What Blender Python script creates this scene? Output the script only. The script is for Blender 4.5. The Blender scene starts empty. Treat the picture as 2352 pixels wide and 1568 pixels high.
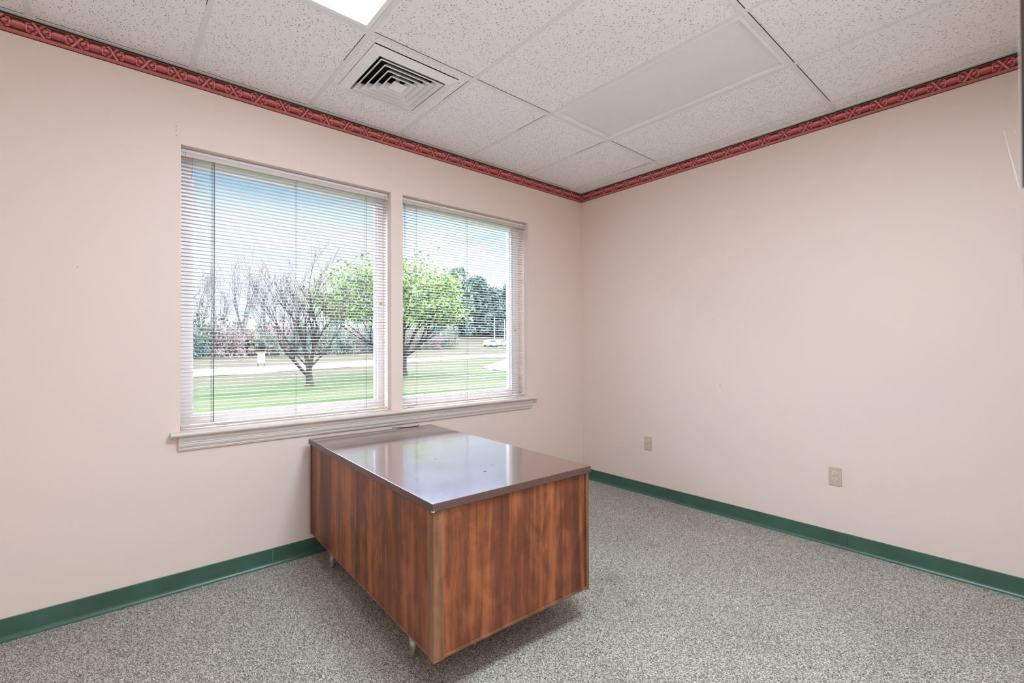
import bpy, bmesh, math, random
from mathutils import Vector, Matrix, noise
random.seed(7)
S = bpy.context.scene
C = S.collection
PI = math.pi

# ------------------------------------------------------------------ camera
CAM = Vector((-3.53217, -3.03755, 1.29405))
yaw, pitch, roll, FPX = 0.71223, 0.00922, -0.00390, 1072.70
fwd = Vector((math.sin(yaw)*math.cos(pitch), math.cos(yaw)*math.cos(pitch), math.sin(pitch)))
rt = Vector((math.cos(yaw), -math.sin(yaw), 0)); up = rt.cross(fwd)
r2 = rt*math.cos(roll) + up*math.sin(roll); u2 = -rt*math.sin(roll) + up*math.cos(roll)
cam_d = bpy.data.cameras.new('camera'); cam = bpy.data.objects.new('camera', cam_d); C.objects.link(cam)
cam.matrix_world = Matrix(((r2.x, u2.x, -fwd.x, CAM.x), (r2.y, u2.y, -fwd.y, CAM.y), (r2.z, u2.z, -fwd.z, CAM.z), (0, 0, 0, 1)))
cam_d.sensor_width = 36; cam_d.lens = FPX/2352*36; cam_d.clip_start = 0.02; cam_d.clip_end = 2000
cam_d.dof.use_dof = True; cam_d.dof.focus_distance = 3.4; cam_d.dof.aperture_fstop = 9
S.camera = cam
S.view_settings.view_transform = 'Standard'; S.view_settings.look = 'None'
S.view_settings.gamma = 1; S.view_settings.use_curve_mapping = False
S.view_settings.exposure = 0.16
S.cycles.max_bounces = 12; S.cycles.diffuse_bounces = 6; S.cycles.glossy_bounces = 4
S.cycles.transparent_max_bounces = 16; S.cycles.sample_clamp_indirect = 4
S.cycles.use_denoising = True

# ------------------------------------------------------------------ world sky
W = bpy.data.worlds.new('sky'); S.world = W; W.use_nodes = True
wn, wl = W.node_tree.nodes, W.node_tree.links
wn.clear()
def srgb(r, g, b):
    f = lambda c: (c/255/12.92) if c/255 <= 0.04045 else ((c/255+0.055)/1.055)**2.4
    return (f(r), f(g), f(b), 1)
def ramp(nodes, stops, interp='LINEAR'):
    n = nodes.new('ShaderNodeValToRGB'); n.color_ramp.interpolation = interp
    e = n.color_ramp.elements
    e[0].position, e[0].color = stops[0]; e[1].position, e[1].color = stops[-1]
    for p, c in stops[1:-1]:
        x = e.new(p); x.color = c
    return n
wo = wn.new('ShaderNodeOutputWorld'); wb = wn.new('ShaderNodeBackground')
tc = wn.new('ShaderNodeTexCoord'); sp = wn.new('ShaderNodeSeparateXYZ')
wl.new(tc.outputs['Generated'], sp.inputs[0])
sky = ramp(wn, [(0.0, srgb(214, 226, 244)), (0.14, srgb(206, 224, 250)), (0.24, srgb(150, 194, 250)), (0.31, srgb(112, 168, 244)), (0.40, srgb(235, 240, 250)), (1.0, srgb(240, 244, 252))])
wl.new(sp.outputs['Z'], sky.inputs[0])
mp = wn.new('ShaderNodeMapping'); mp.inputs['Scale'].default_value = (1.2, 1.2, 5.5); mp.inputs['Location'].default_value = (0.35, 0.1, 0.2)
nz = wn.new('ShaderNodeTexNoise'); nz.inputs['Scale'].default_value = 2.2; nz.inputs['Detail'].default_value = 5; nz.inputs['Roughness'].default_value = 0.55
wl.new(tc.outputs['Generated'], mp.inputs[0]); wl.new(mp.outputs[0], nz.inputs['Vector'])
cr = ramp(wn, [(0.36, (0, 0, 0, 1)), (0.56, (1, 1, 1, 1))]); wl.new(nz.outputs['Fac'], cr.inputs[0])
mx = wn.new('ShaderNodeMixRGB'); mx.inputs[2].default_value = srgb(244, 248, 255)
cm = ramp(wn, [(0.20, (1, 1, 1, 1)), (0.29, (.25, .25, .25, 1))]); wl.new(sp.outputs['Z'], cm.inputs[0])
cmul = wn.new('ShaderNodeMath'); cmul.operation = 'MULTIPLY'; wl.new(cr.outputs[0], cmul.inputs[0]); wl.new(cm.outputs[0], cmul.inputs[1])
wl.new(cmul.outputs[0], mx.inputs[0]); wl.new(sky.outputs[0], mx.inputs[1])
# sky boosted above the window view to light the room and desk top
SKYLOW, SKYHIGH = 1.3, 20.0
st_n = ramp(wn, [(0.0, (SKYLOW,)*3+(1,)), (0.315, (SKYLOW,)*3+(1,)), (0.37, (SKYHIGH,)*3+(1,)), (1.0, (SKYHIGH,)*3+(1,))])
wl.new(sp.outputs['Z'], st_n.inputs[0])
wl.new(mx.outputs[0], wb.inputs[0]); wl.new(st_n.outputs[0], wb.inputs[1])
wl.new(wb.outputs[0], wo.inputs[0])

sun_d = bpy.data.lights.new('sun', 'SUN'); sun_d.energy = 2.6; sun_d.angle = math.radians(4); sun_d.color = (1, .96, .9)
sun = bpy.data.objects.new('sun', sun_d); C.objects.link(sun)
sun.rotation_euler = Vector((-0.25, 0.62, -0.85)).to_track_quat('-Z', 'Y').to_euler()
FILL_LIT = 66.0  # luminance of the added, unseen square fill light
LIT = 6.0          # luminance of the lit ceiling lens
HALL = 8.0         # luminance of the unseen hallway light added to fill the room

# ------------------------------------------------------------------ materials
def mat(name, base=(0.5, 0.5, 0.5, 1), rough=0.6, spec=0.5, metal=0, emit=None, es=0, coat=0):
    m = bpy.data.materials.new(name); m.use_nodes = True
    b = m.node_tree.nodes['Principled BSDF']
    b.inputs['Base Color'].default_value = base; b.inputs['Roughness'].default_value = rough
    b.inputs['Specular IOR Level'].default_value = spec; b.inputs['Metallic'].default_value = metal
    if coat: b.inputs['Coat Weight'].default_value = coat
    if emit: b.inputs['Emission Color'].default_value = emit; b.inputs['Emission Strength'].default_value = es
    return m
def nodes(m): return m.node_tree.nodes, m.node_tree.links, m.node_tree.nodes['Principled BSDF']
def objcoord(n, l, scale=(1, 1, 1), rot=(0, 0, 0)):
    t = n.new('ShaderNodeTexCoord'); mp = n.new('ShaderNodeMapping')
    mp.inputs['Scale'].default_value = scale; mp.inputs['Rotation'].default_value = rot
    l.new(t.outputs['Object'], mp.inputs[0]); return mp.outputs[0]
def noise_n(n, l, vec, scale, detail=4, rough=0.5, dist=0):
    t = n.new('ShaderNodeTexNoise'); t.inputs['Scale'].default_value = scale; t.inputs['Detail'].default_value = detail
    t.inputs['Roughness'].default_value = rough; t.inputs['Distortion'].default_value = dist
    l.new(vec, t.inputs['Vector']); return t.outputs['Fac']
def bump(n, l, b, h, strength, dist):
    t = n.new('ShaderNodeBump'); t.inputs['Strength'].default_value = strength; t.inputs['Distance'].default_value = dist
    l.new(h, t.inputs['Height']); l.new(t.outputs[0], b.inputs['Normal']); return t
def mixc(n, l, fac, a, b, blend='MIX'):
    t = n.new('ShaderNodeMixRGB'); t.blend_type = blend
    for i, v in ((0, fac), (1, a), (2, b)):
        if isinstance(v, (tuple, float, int)): t.inputs[i].default_value = v
        else: l.new(v, t.inputs[i])
    return t.outputs[0]
def math_n(n, l, op, a, b=None):
    t = n.new('ShaderNodeMath'); t.operation = op
    for i, v in ((0, a), (1, b)):
        if v is None: continue
        if isinstance(v, (float, int)): t.inputs[i].default_value = v
        else: l.new(v, t.inputs[i])
    return t.outputs[0]

# painted wall
M_wall = mat('wall_paint', srgb(226, 212, 205), 0.55, 0.3)
n, l, b = nodes(M_wall); v = objcoord(n, l)
f = noise_n(n, l, v, 1.3, 3); r = ramp(n, [(0.3, srgb(230, 209, 200)), (0.7, srgb(229, 210, 198))]); l.new(f, r.inputs[0]); l.new(r.outputs[0], b.inputs['Base Color'])
f2 = noise_n(n, l, v, 260, 3); bump(n, l, b, f2, 0.12, 0.001)
M_sill = mat('sill_paint', srgb(218, 204, 196), 0.38, 0.5)
M_pale = mat('pale_bounce', srgb(236, 232, 226), 0.6, 0.3)

# acoustic ceiling tile: fissures and pinholes
M_tile = mat('ceiling_tile', srgb(226, 227, 223), 0.9, 0.1)
n, l, b = nodes(M_tile)
v0 = objcoord(n, l, (1, 1, 1))
dn = n.new('ShaderNodeTexNoise'); dn.inputs['Scale'].default_value = 30; dn.inputs['Detail'].default_value = 2; l.new(v0, dn.inputs['Vector'])
add = n.new('ShaderNodeVectorMath'); add.operation = 'MULTIPLY_ADD'; add.inputs[1].default_value = (0.02, 0.02, 0)
l.new(dn.outputs['Color'], add.inputs[0]); l.new(v0, add.inputs[2])
def specks(scale, lo, hi, dens):
    mpp = n.new('ShaderNodeMapping'); mpp.inputs['Scale'].default_value = (1.0, 0.62, 1); mpp.inputs['Rotation'].default_value = (0, 0, 0.5)
    l.new(add.outputs[0], mpp.inputs[0])
    vo = n.new('ShaderNodeTexVoronoi'); vo.voronoi_dimensions = '2D'; vo.inputs['Scale'].default_value = scale; l.new(mpp.outputs[0], vo.inputs['Vector'])
    sc = n.new('ShaderNodeSeparateColor'); l.new(vo.outputs['Color'], sc.inputs[0])
    rad = math_n(n, l, 'MULTIPLY', sc.outputs[0], hi); rad = math_n(n, l, 'ADD', rad, lo)
    inside = math_n(n, l, 'LESS_THAN', vo.outputs['Distance'], rad)
    keep = math_n(n, l, 'GREATER_THAN', sc.outputs[1], 1-dens)
    return math_n(n, l, 'MULTIPLY', inside, keep)
a1 = specks(95, 0.06, 0.19, 0.50); a2 = specks(190, 0.10, 0.18, 0.36)
mask = math_n(n, l, 'MAXIMUM', a1, math_n(n, l, 'MULTIPLY', a2, 0.35))
l.new(mixc(n, l, math_n(n, l, 'MULTIPLY', mask, 0.75), srgb(249, 249, 248), srgb(96, 97, 94)), b.inputs['Base Color'])
bump(n, l, b, math_n(n, l, 'SUBTRACT', 1.0, mask), 0.4, 0.001)
M_tee = mat('grid_white', srgb(234, 234, 231), 0.45, 0.4)
M_white = mat('white_enamel', srgb(244, 244, 241), 0.35, 0.5)
M_dark = mat('dark_void', srgb(38, 38, 37), 0.9, 0.1)
M_slot = mat('slot_dark', srgb(45, 36, 28), 0.8, 0.1)

# carpet
M_carpet = mat('carpet', srgb(140, 135, 127), 0.95, 0.05)
n, l, b = nodes(M_carpet); v = objcoord(n, l)
vs = objcoord(n, l, (1, 0.8, 1), (0, 0, 0.6))
fa = noise_n(n, l, vs, 250, 3, 0.8)
vc = n.new('ShaderNodeTexVoronoi'); vc.inputs['Scale'].default_value = 350; l.new(vs, vc.inputs['Vector'])
sc_ = n.new('ShaderNodeSeparateColor'); l.new(vc.outputs['Color'], sc_.inputs[0])
f = math_n(n, l, 'ADD', math_n(n, l, 'MULTIPLY', fa, 0.62), math_n(n, l, 'MULTIPLY', sc_.outputs[0], 0.38))
r = ramp(n, [(0.33, srgb(84, 80, 73)), (0.45, srgb(140, 135, 126)), (0.57, srgb(178, 173, 163)), (0.72, srgb(230, 226, 216))]); l.new(f, r.inputs[0])
f2 = noise_n(n, l, v, 2.2, 3); r2_ = ramp(n, [(0.3, (0.84, 0.81, 0.80, 1)), (0.7, (0.97, 0.935, 0.925, 1))]); l.new(f2, r2_.inputs[0])
col = mixc(n, l, 1.0, r.outputs[0], r2_.outputs[0], 'MULTIPLY')
# a few old stains
gm = n.new('ShaderNodeNewGeometry')
st = None
for (sx, sy, sr) in ((-1.42, -1.43, .07), (-1.53, -1.63, .05), (-0.87, -1.33, .045), (-1.25, -1.05, .05), (-2.95, -1.55, .10), (-1.8, -2.3, .08)):
    d = n.new('ShaderNodeVectorMath'); d.operation = 'DISTANCE'; l.new(gm.outputs['Position'], d.inputs[0]); d.inputs[1].default_value = (sx, sy, 0)
    dd = math_n(n, l, 'ADD', d.outputs['Value'], math_n(n, l, 'MULTIPLY', math_n(n, l, 'SUBTRACT', noise_n(n, l, v, 28, 3), 0.5), 0.16))
    mr = n.new('ShaderNodeMapRange'); l.new(dd, mr.inputs[0]); mr.inputs[1].default_value = sr*0.3; mr.inputs[2].default_value = sr; mr.inputs[3].default_value = 0.28; mr.inputs[4].default_value = 0.0
    st = mr.outputs[0] if st is None else math_n(n, l, 'MAXIMUM', st, mr.outputs[0])
col = mixc(n, l, st, col, srgb(74, 72, 64))
l.new(col, b.inputs['Base Color']); bump(n, l, b, f, 0.3, 0.002)

# green vinyl cove base
M_green = mat('green_vinyl', srgb(70, 104, 90), 0.36, 0.5)
n, l, b = nodes(M_green); v = objcoord(n, l); f = noise_n(n, l, v, 6, 4)
r = ramp(n, [(0.3, srgb(58, 86, 70)), (0.7, srgb(66, 100, 86))]); l.new(f, r.inputs[0]); l.new(r.outputs[0], b.inputs['Base Color'])

# walnut veneer (vertical grain)
def wood(name, dark, mid, light, across='XY', rough=0.3, coat=0.3):
    m = mat(name, mid, rough, 0.5, coat=coat); n, l, b = nodes(m)
    b.inputs['Coat Roughness'].default_value = 0.25
    t = n.new('ShaderNodeTexCoord'); s = n.new('ShaderNodeSeparateXYZ'); l.new(t.outputs['Object'], s.inputs[0])
    w = math_n(n, l, 'ADD', s.outputs['X'], math_n(n, l, 'MULTIPLY', s.outputs['Y'], 1.0))
    cb = n.new('ShaderNodeCombineXYZ')
    if across == 'XY':
        l.new(w, cb.inputs[0]); l.new(math_n(n, l, 'MULTIPLY', s.outputs['Z'], 0.06), cb.inputs[1])
    else:
        l.new(s.outputs['X'], cb.inputs[0]); l.new(math_n(n, l, 'MULTIPLY', s.outputs['Y'], 0.05), cb.inputs[1])
    vec = cb.outputs[0]
    f1 = noise_n(n, l, vec, 8, 2, 0.5, 0.3)
    f2 = noise_n(n, l, vec, 48, 4, 0.6, 0.2)
    f3 = noise_n(n, l, vec, 420, 3, 0.6)
    # figure: darker flame patches
    cb2 = n.new('ShaderNodeCombineXYZ'); l.new(w, cb2.inputs[0]); l.new(math_n(n, l, 'MULTIPLY', s.outputs['Z'], 0.5), cb2.inputs[1])
    f4 = noise_n(n, l, cb2.outputs[0], 7, 3, 0.6, 1.5)
    a = math_n(n, l, 'ADD', math_n(n, l, 'MULTIPLY', f1, 0.55), math_n(n, l, 'MULTIPLY', f2, 0.28))
    a = math_n(n, l, 'ADD', a, math_n(n, l, 'MULTIPLY', f3, 0.10))
    a = math_n(n, l, 'ADD', a, math_n(n, l, 'MULTIPLY', f4, 0.22))
    r = ramp(n, [(0.44, dark), (0.57, mid), (0.68, light)]); l.new(a, r.inputs[0])
    l.new(r.outputs[0], b.inputs['Base Color'])
    return m
M_wood = wood('walnut_veneer', srgb(68, 33, 19), srgb(116, 62, 36), srgb(166, 97, 56), rough=0.48, coat=0.0)
M_post = wood('walnut_post', srgb(84, 50, 34), srgb(122, 78, 52), srgb(150, 104, 74), rough=0.45, coat=0.1)
M_top = mat('walnut_laminate', srgb(96, 62, 54), 0.16, 0.5, coat=1.0)
n, l, b = nodes(M_top); v = objcoord(n, l, (1.0, 0.04, 1.0))
b.inputs['Coat IOR'].default_value = 1.75; b.inputs['Coat Roughness'].default_value = 0.09
f1 = noise_n(n, l, v, 60, 4, 0.6); r = ramp(n, [(0.35, srgb(80, 50, 44)), (0.65, srgb(112, 76, 66))]); l.new(f1, r.inputs[0]); l.new(r.outputs[0], b.inputs['Base Color'])
vv = objcoord(n, l, (1, 1, 1)); f2 = noise_n(n, l, vv, 5, 4); rr = ramp(n, [(0.35, (0.13,)*3+(1,)), (0.7, (0.22,)*3+(1,))]); l.new(f2, rr.inputs[0]); l.new(rr.outputs[0], b.inputs['Roughness'])
M_topedge = mat('laminate_edge', srgb(96, 68, 62), 0.4, 0.5)
M_chip = mat('bare_chipboard', srgb(206, 186, 160), 0.9, 0.1)
M_pewter = mat('brushed_metal', srgb(190, 186, 178), 0.38, 0.5, metal=0.85)
n, l, b = nodes(M_pewter); v = objcoord(n, l); f = noise_n(n, l, v, 60, 4); r = ramp(n, [(0.35, srgb(150, 145, 136)), (0.7, srgb(214, 210, 202))]); l.new(f, r.inputs[0]); l.new(r.outputs[0], b.inputs['Base Color'])
M_black = mat('black_cord', srgb(26, 25, 26), 0.4, 0.5)
M_clear = mat('clear_plug', srgb(205, 208, 210), 0.15, 0.6)
M_beige = mat('almond_plastic', srgb(198, 181, 163), 0.35, 0.5)
M_beige2 = mat('almond_receptacle', srgb(214, 198, 180), 0.3, 0.5)
M_screw = mat('screw_metal', srgb(170, 160, 140), 0.35, 0.5, metal=0.7)
M_slat = mat('aluminium_slat', srgb(222, 218, 222), 0.35, 0.5)
M_rail = mat('blind_rail', srgb(204, 190, 180), 0.4, 0.4)  # taupe for a white rail: shade under the lip put into the colour
M_raillip = mat('blind_rail_lip', srgb(238, 234, 238), 0.3, 0.5)
M_cord = mat('blind_cord', srgb(128, 126, 122), 0.6, 0.3)
M_vinyl = mat('window_vinyl', srgb(252, 250, 250), 0.35, 0.5)
M_brass = mat('brass_catch', srgb(205, 170, 100), 0.3, 0.5, metal=0.7)
M_lens = mat('light_lens_on', srgb(250, 250, 250), 0.4, 0.4, emit=(0.80, 1.0, 1.14, 1), es=LIT)
M_fill_lens = mat('fill_light_lens_on', srgb(250, 250, 250), 0.4, 0.4, emit=(0.80, 1.0, 1.14, 1), es=FILL_LIT)
M_hall = mat('hall_fill_lens_on', srgb(250, 250, 250), 0.4, 0.4, emit=(0.80, 0.975, 1.12, 1), es=HALL)
M_lensoff = mat('light_lens_off', srgb(242, 242, 239), 0.28, 0.6)
n, l, b = nodes(M_lensoff); v = objcoord(n, l, (1, 1, 1), (0, 0, PI/4))
vo = n.new('ShaderNodeTexWave'); vo.inputs['Scale'].default_value = 30; l.new(v, vo.inputs['Vector'])
v2 = objcoord(n, l, (1, 1, 1), (0, 0, -PI/4)); vo2 = n.new('ShaderNodeTexWave'); vo2.inputs['Scale'].default_value = 30; l.new(v2, vo2.inputs['Vector'])
h = math_n(n, l, 'ADD', vo.outputs['Fac'], vo2.outputs['Fac']); bump(n, l, b, h, 0.35, 0.002)
# glass: thin pane, mostly see-through with a mirror-like sheen
M_glass = bpy.data.materials.new('window_glass'); M_glass.use_nodes = True
n, l = M_glass.node_tree.nodes, M_glass.node_tree.links; n.clear()
o = n.new('ShaderNodeOutputMaterial'); mxs = n.new('ShaderNodeMixShader'); tr = n.new('ShaderNodeBsdfTransparent'); gl = n.new('ShaderNodeBsdfGlossy')
fr = n.new('ShaderNodeFresnel'); fr.inputs[0].default_value = 1.05; gl.inputs['Roughness'].default_value = 0.02; tr.inputs[0].default_value = (.95, .97, .97, 1)
l.new(fr.outputs[0], mxs.inputs[0]); l.new(tr.outputs[0], mxs.inputs[1]); l.new(gl.outputs[0], mxs.inputs[2]); l.new(mxs.outputs[0], o.inputs[0])
# printed border colours
B_ground = mat('border_ground', srgb(92, 40, 44), 0.6, 0.2)
B_black = mat('border_black', srgb(30, 32, 28), 0.6, 0.2)
B_greenline = mat('border_green_line', srgb(66, 76, 58), 0.6, 0.2)
B_tan = mat('border_tan', srgb(176, 138, 92), 0.6, 0.2)
B_pink = mat('border_rose', srgb(206, 112, 112), 0.6, 0.2)
B_light = mat('border_light_rose', srgb(224, 146, 140), 0.6, 0.2)
B_mid = mat('border_mid_rose', srgb(176, 84, 88), 0.6, 0.2)
B_deep = mat('border_deep_rose', srgb(150, 66, 72), 0.6, 0.2)
# outdoors
def ground_mat():
    m = mat('lawn', srgb(45, 54, 30), 0.95, 0.05); n, l, b = nodes(m)
    g = n.new('ShaderNodeNewGeometry'); s = n.new('ShaderNodeSeparateXYZ'); l.new(g.outputs['Position'], s.inputs[0])
    v = g.outputs['Position']
    mm = n.new('ShaderNodeMapping'); mm.inputs['Rotation'].default_value = (0, 0, -0.5); mm.inputs['Scale'].default_value = (0.25, 1, 1); l.new(v, mm.inputs[0])
    f = noise_n(n, l, mm.outputs[0], 0.35, 5, 0.6); f2 = noise_n(n, l, v, 6, 5, 0.7)
    fm = math_n(n, l, 'ADD', math_n(n, l, 'MULTIPLY', f, 0.75), math_n(n, l, 'MULTIPLY', f2, 0.25))
    near = ramp(n, [(0.36, srgb(31, 45, 24)), (0.5, srgb(48, 57, 36)), (0.62, srgb(61, 61, 47))]); l.new(fm, near.inputs[0])
    # distance past a line before the road: drier, tan grass
    d = math_n(n, l, 'ADD', math_n(n, l, 'MULTIPLY', s.outputs['X'], -0.52), math_n(n, l, 'MULTIPLY', s.outputs['Y'], 0.854))
    dry = ramp(n, [(0.36, srgb(45, 44, 31)), (0.62, srgb(55, 51, 44))]); l.new(fm, dry.inputs[0])
    mr = n.new('ShaderNodeMapRange'); l.new(math_n(n, l, 'ADD', d, math_n(n, l, 'MULTIPLY', f, 14.0)), mr.inputs[0]); mr.inputs[1].default_value = 23; mr.inputs[2].default_value = 31
    l.new(mixc(n, l, mr.outputs[0], near.outputs[0], dry.outputs[0]), b.inputs['Base Color'])
    return m
M_lawn = ground_mat()
M_road = mat('pale_asphalt', srgb(91, 90, 91), 0.9, 0.1)
M_conc = mat('concrete_drive', srgb(79, 77, 75), 0.9, 0.1)
M_lot = mat('parking_asphalt', srgb(50, 53, 58), 0.9, 0.1)
M_bark = mat('bark', srgb(40, 36, 34), 0.95, 0.1)
n, l, b = nodes(M_bark); v = objcoord(n, l, (1, 1, 0.3)); f = noise_n(n, l, v, 14, 4); r = ramp(n, [(0.35, srgb(28, 25, 22)), (0.65, srgb(56, 51, 47))]); l.new(f, r.inputs[0]); l.new(r.outputs[0], b.inputs['Base Color'])
M_bark2 = mat('grey_bark', srgb(85, 79, 81), 0.95, 0.1)  # lightened so the colour carries the haze on distant trees
M_twig = mat('near_grey_bark', srgb(50, 45, 42), 0.95, 0.1)
M_leaf = mat('spring_leaf', srgb(111, 128, 81), 0.7, 0.2)
n, l, b = nodes(M_leaf); v = objcoord(n, l); f = noise_n(n, l, v, 1.6, 3); r = ramp(n, [(0.35, srgb(79, 103, 59)), (0.65, srgb(122, 140, 90))]); l.new(f, r.inputs[0]); l.new(r.outputs[0], b.inputs['Base Color'])
M_pine = mat('evergreen_leaf', srgb(73, 88, 86), 0.8, 0.1)  # blue-grey paleness puts the distance haze into the leaf colour
n, l, b = nodes(M_pine); v = objcoord(n, l); f = noise_n(n, l, v, 0.5, 4); r = ramp(n, [(0.35, srgb(61, 76, 76)), (0.65, srgb(89, 104, 99))]); l.new(f, r.inputs[0]); l.new(r.outputs[0], b.inputs['Base Color'])
M_bush = mat('dull_bush_leaf', srgb(90, 94, 85), 0.8, 0.1)
M_bud = mat('reddish_bud', srgb(106, 92, 92), 0.8, 0.1)
M_carw = mat('white_car_paint', srgb(137, 139, 140), 0.25, 0.5)
M_carg = mat('car_window', srgb(60, 68, 78), 0.15, 0.6)
M_tyre = mat('tyre', srgb(36, 36, 38), 0.8, 0.2)
M_pole = mat('pale_pole', srgb(133, 137, 138), 0.5, 0.4)
M_red = mat('sign_red', srgb(190, 70, 60), 0.5, 0.3)
M_signw = mat('sign_white', srgb(240, 240, 236), 0.5, 0.3)
M_brown = mat('stained_casing', srgb(74, 56, 46), 0.5, 0.4)
M_casew = mat('casing_paint', srgb(206, 204, 200), 0.5, 0.4)

# ------------------------------------------------------------------ mesh helpers
def link(name, me, m, parent=None):
    o = bpy.data.objects.new(name, me); C.objects.link(o)
    for x in (m if isinstance(m, (list, tuple)) else [m]): me.materials.append(x)
    if parent is not None: o.parent = parent
    return o
def obj(name, bm, m, parent=None, smooth=False):
    me = bpy.data.meshes.new(name)
    bmesh.ops.recalc_face_normals(bm, faces=bm.faces)
    bm.to_mesh(me); bm.free()
    if smooth:
        for p in me.polygons: p.use_smooth = True
    return link(name, me, m, parent)
def box(bm, x0, x1, y0, y1, z0, z1, mi=0, bev=0):
    vs = [bm.verts.new((x, y, z)) for z in (z0, z1) for y in (y0, y1) for x in (x0, x1)]
    fs = []
    for q in ((0, 2, 3, 1), (4, 5, 7, 6), (0, 1, 5, 4), (2, 6, 7, 3), (0, 4, 6, 2), (1, 3, 7, 5)):
        f = bm.faces.new([vs[i] for i in q]); f.material_index = mi; fs.append(f)
    if bev:
        es = list({e for f in fs for e in f.edges})
        bmesh.ops.bevel(bm, geom=es, offset=bev, segments=2, affect='EDGES', profile=0.6)
def tube(bm, pts, r, seg=8, cap=True, mi=0):
    pts = [Vector(p) for p in pts]; rs = r if isinstance(r, (list, tuple)) else [r]*len(pts)
    prev = None; ref = None
    for i, p in enumerate(pts):
        d = (pts[min(i+1, len(pts)-1)] - pts[max(i-1, 0)])
        if d.length < 1e-9: d = Vector((0, 0, 1))
        d.normalize()
        if ref is None: ref = Vector((0, 0, 1)) if abs(d.z) < 0.9 else Vector((1, 0, 0))
        a = d.cross(ref); a = a if a.length > 1e-4 else d.cross(Vector((0, 1, 0)))
        a.normalize(); bb = a.cross(d).normalized(); ref = bb.cross(a) if False else ref
        ring = [bm.verts.new(p + (a*math.cos(2*PI*k/seg) + bb*math.sin(2*PI*k/seg))*rs[i]) for k in range(seg)]
        if prev:
            for k in range(seg):
                f = bm.faces.new((prev[k], prev[(k+1) % seg], ring[(k+1) % seg], ring[k])); f.material_index = mi
        elif cap and seg > 2: bm.faces.new(ring[::-1]).material_index = mi
        prev = ring
    if cap and seg > 2: bm.faces.new(prev).material_index = mi
def extrude_profile(bm, prof, x0, x1, axis='x', mi=0):
    """closed profile of (depth, z); along x: depth is y; along y: depth is x"""
    A = []; Bv = []
    for d, z in prof:
        if axis == 'x': A.append(bm.verts.new((x0, d, z))); Bv.append(bm.verts.new((x1, d, z)))
        else: A.append(bm.verts.new((d, x0, z))); Bv.append(bm.verts.new((d, x1, z)))
    k = len(prof)
    for i in range(k):
        bm.faces.new((A[i], A[(i+1) % k], Bv[(i+1) % k], Bv[i])).material_index = mi
    bm.faces.new(A[::-1]).material_index = mi; bm.faces.new(Bv).material_index = mi
def cyl(bm, c, r, h, axis='z', seg=20, r2=None, mi=0):
    c = Vector(c); d = {'x': Vector((1, 0, 0)), 'y': Vector((0, 1, 0)), 'z': Vector((0, 0, 1))}[axis]
    tube(bm, [c, c+d*h], [r, r if r2 is None else r2], seg, True, mi)
def struct(name, bm, m, parent=None, smooth=False):
    o = obj(name, bm, m, parent, smooth)
    if parent is None: o['kind'] = 'structure'
    return o
def tag(o, label, cat, group=None, kind=None):
    o['label'] = label; o['category'] = cat
    if group: o['group'] = group
    if kind: o['kind'] = kind
    return o
def thing(name, label, cat, loc=(0, 0, 0), rz=0, group=None):
    o = bpy.data.objects.new(name, None); C.objects.link(o)
    o.location = loc; o.rotation_euler = (0, 0, rz); o.empty_display_size = 0.1
    return tag(o, label, cat, group)

# ------------------------------------------------------------------ room shell
H = 2.794; XL = -4.75; YF = -3.05
W1 = (-3.243, -2.030, 0.843, 2.378); W2 = (-1.940, -0.715, 0.843, 2.381)
bm = bmesh.new()
xs = [XL-.15, W1[0], W1[1], W2[0], W2[1], 0.15]; zt = H+.25
for i, (a, c) in enumerate(zip(xs[:-1], xs[1:])):
    if i in (1, 3):
        w = W1 if i == 1 else W2
        box(bm, a, c, 0, .24, 0-.1, w[2]); box(bm, a, c, 0, .24, w[3], zt)
    else: box(bm, a, c, 0, .24, -.1, zt)
bmesh.ops.remove_doubles(bm, verts=bm.verts, dist=1e-5)
struct('wall_back', bm, M_wall)
bm = bmesh.new(); box(bm, 0, .15, -4.75, 0, -.1, zt); struct('wall_right', bm, M_wall)
bm = bmesh.new(); box(bm, XL-.15, XL, -4.75, 0, -.1, zt); struct('wall_left', bm, M_wall)
DX0, DX1, DZ = -4.62, -3.25, 2.16
bm = bmesh.new()
box(bm, XL, DX0, YF-.12, YF, 0, zt); box(bm, DX1, 0, YF-.12, YF, 0, zt); box(bm, DX0, DX1, YF-.12, YF, DZ, zt)
struct('wall_front', bm, M_wall)
bm = bmesh.new(); box(bm, XL-.15, 0.15, -4.9, -4.75, -.1, zt); struct('wall_hall', bm, M_pale)
bm = bmesh.new(); box(bm, XL, 0, -4.75, 0, -.1, 0); struct('floor', bm, M_carpet)
# doorway the camera stands in: stained casing and jamb
bm = bmesh.new()
box(bm, DX1, DX1+.062, YF, -3.0303, 0, DZ+.06, bev=.002); box(bm, DX0-.062, DX0, YF, -3.0303, 0, DZ+.06, bev=.002)
box(bm, DX0, DX1, YF, -3.0303, DZ, DZ+.06, bev=.002)
dc = struct('door_1', bm, M_brown)
bm = bmesh.new(); box(bm, DX1-.004, DX1-.0002, -3.06, -3.0301, 1.357, 1.50, bev=.0006); obj('hinge_leaf', bm, M_brown, dc)
bm = bmesh.new(); box(bm, DX1-.0045, DX1+.0005, -3.0300, -3.0297, 1.357, 1.50); obj('hinge_edge', bm, M_casew, dc)
bm = bmesh.new(); box(bm, DX1-.006, DX1-.0002, -3.06, -3.0295, 1.327, 1.3565, bev=.0015); obj('hinge_knuckle', bm, M_sill, dc)
# unseen hallway beyond the doorway, made pale to bounce light into the room
bm = bmesh.new(); box(bm, XL, 0, -4.75, YF-.125, .0005, .006); hf = struct('floor_hall', bm, M_pale)

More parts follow.
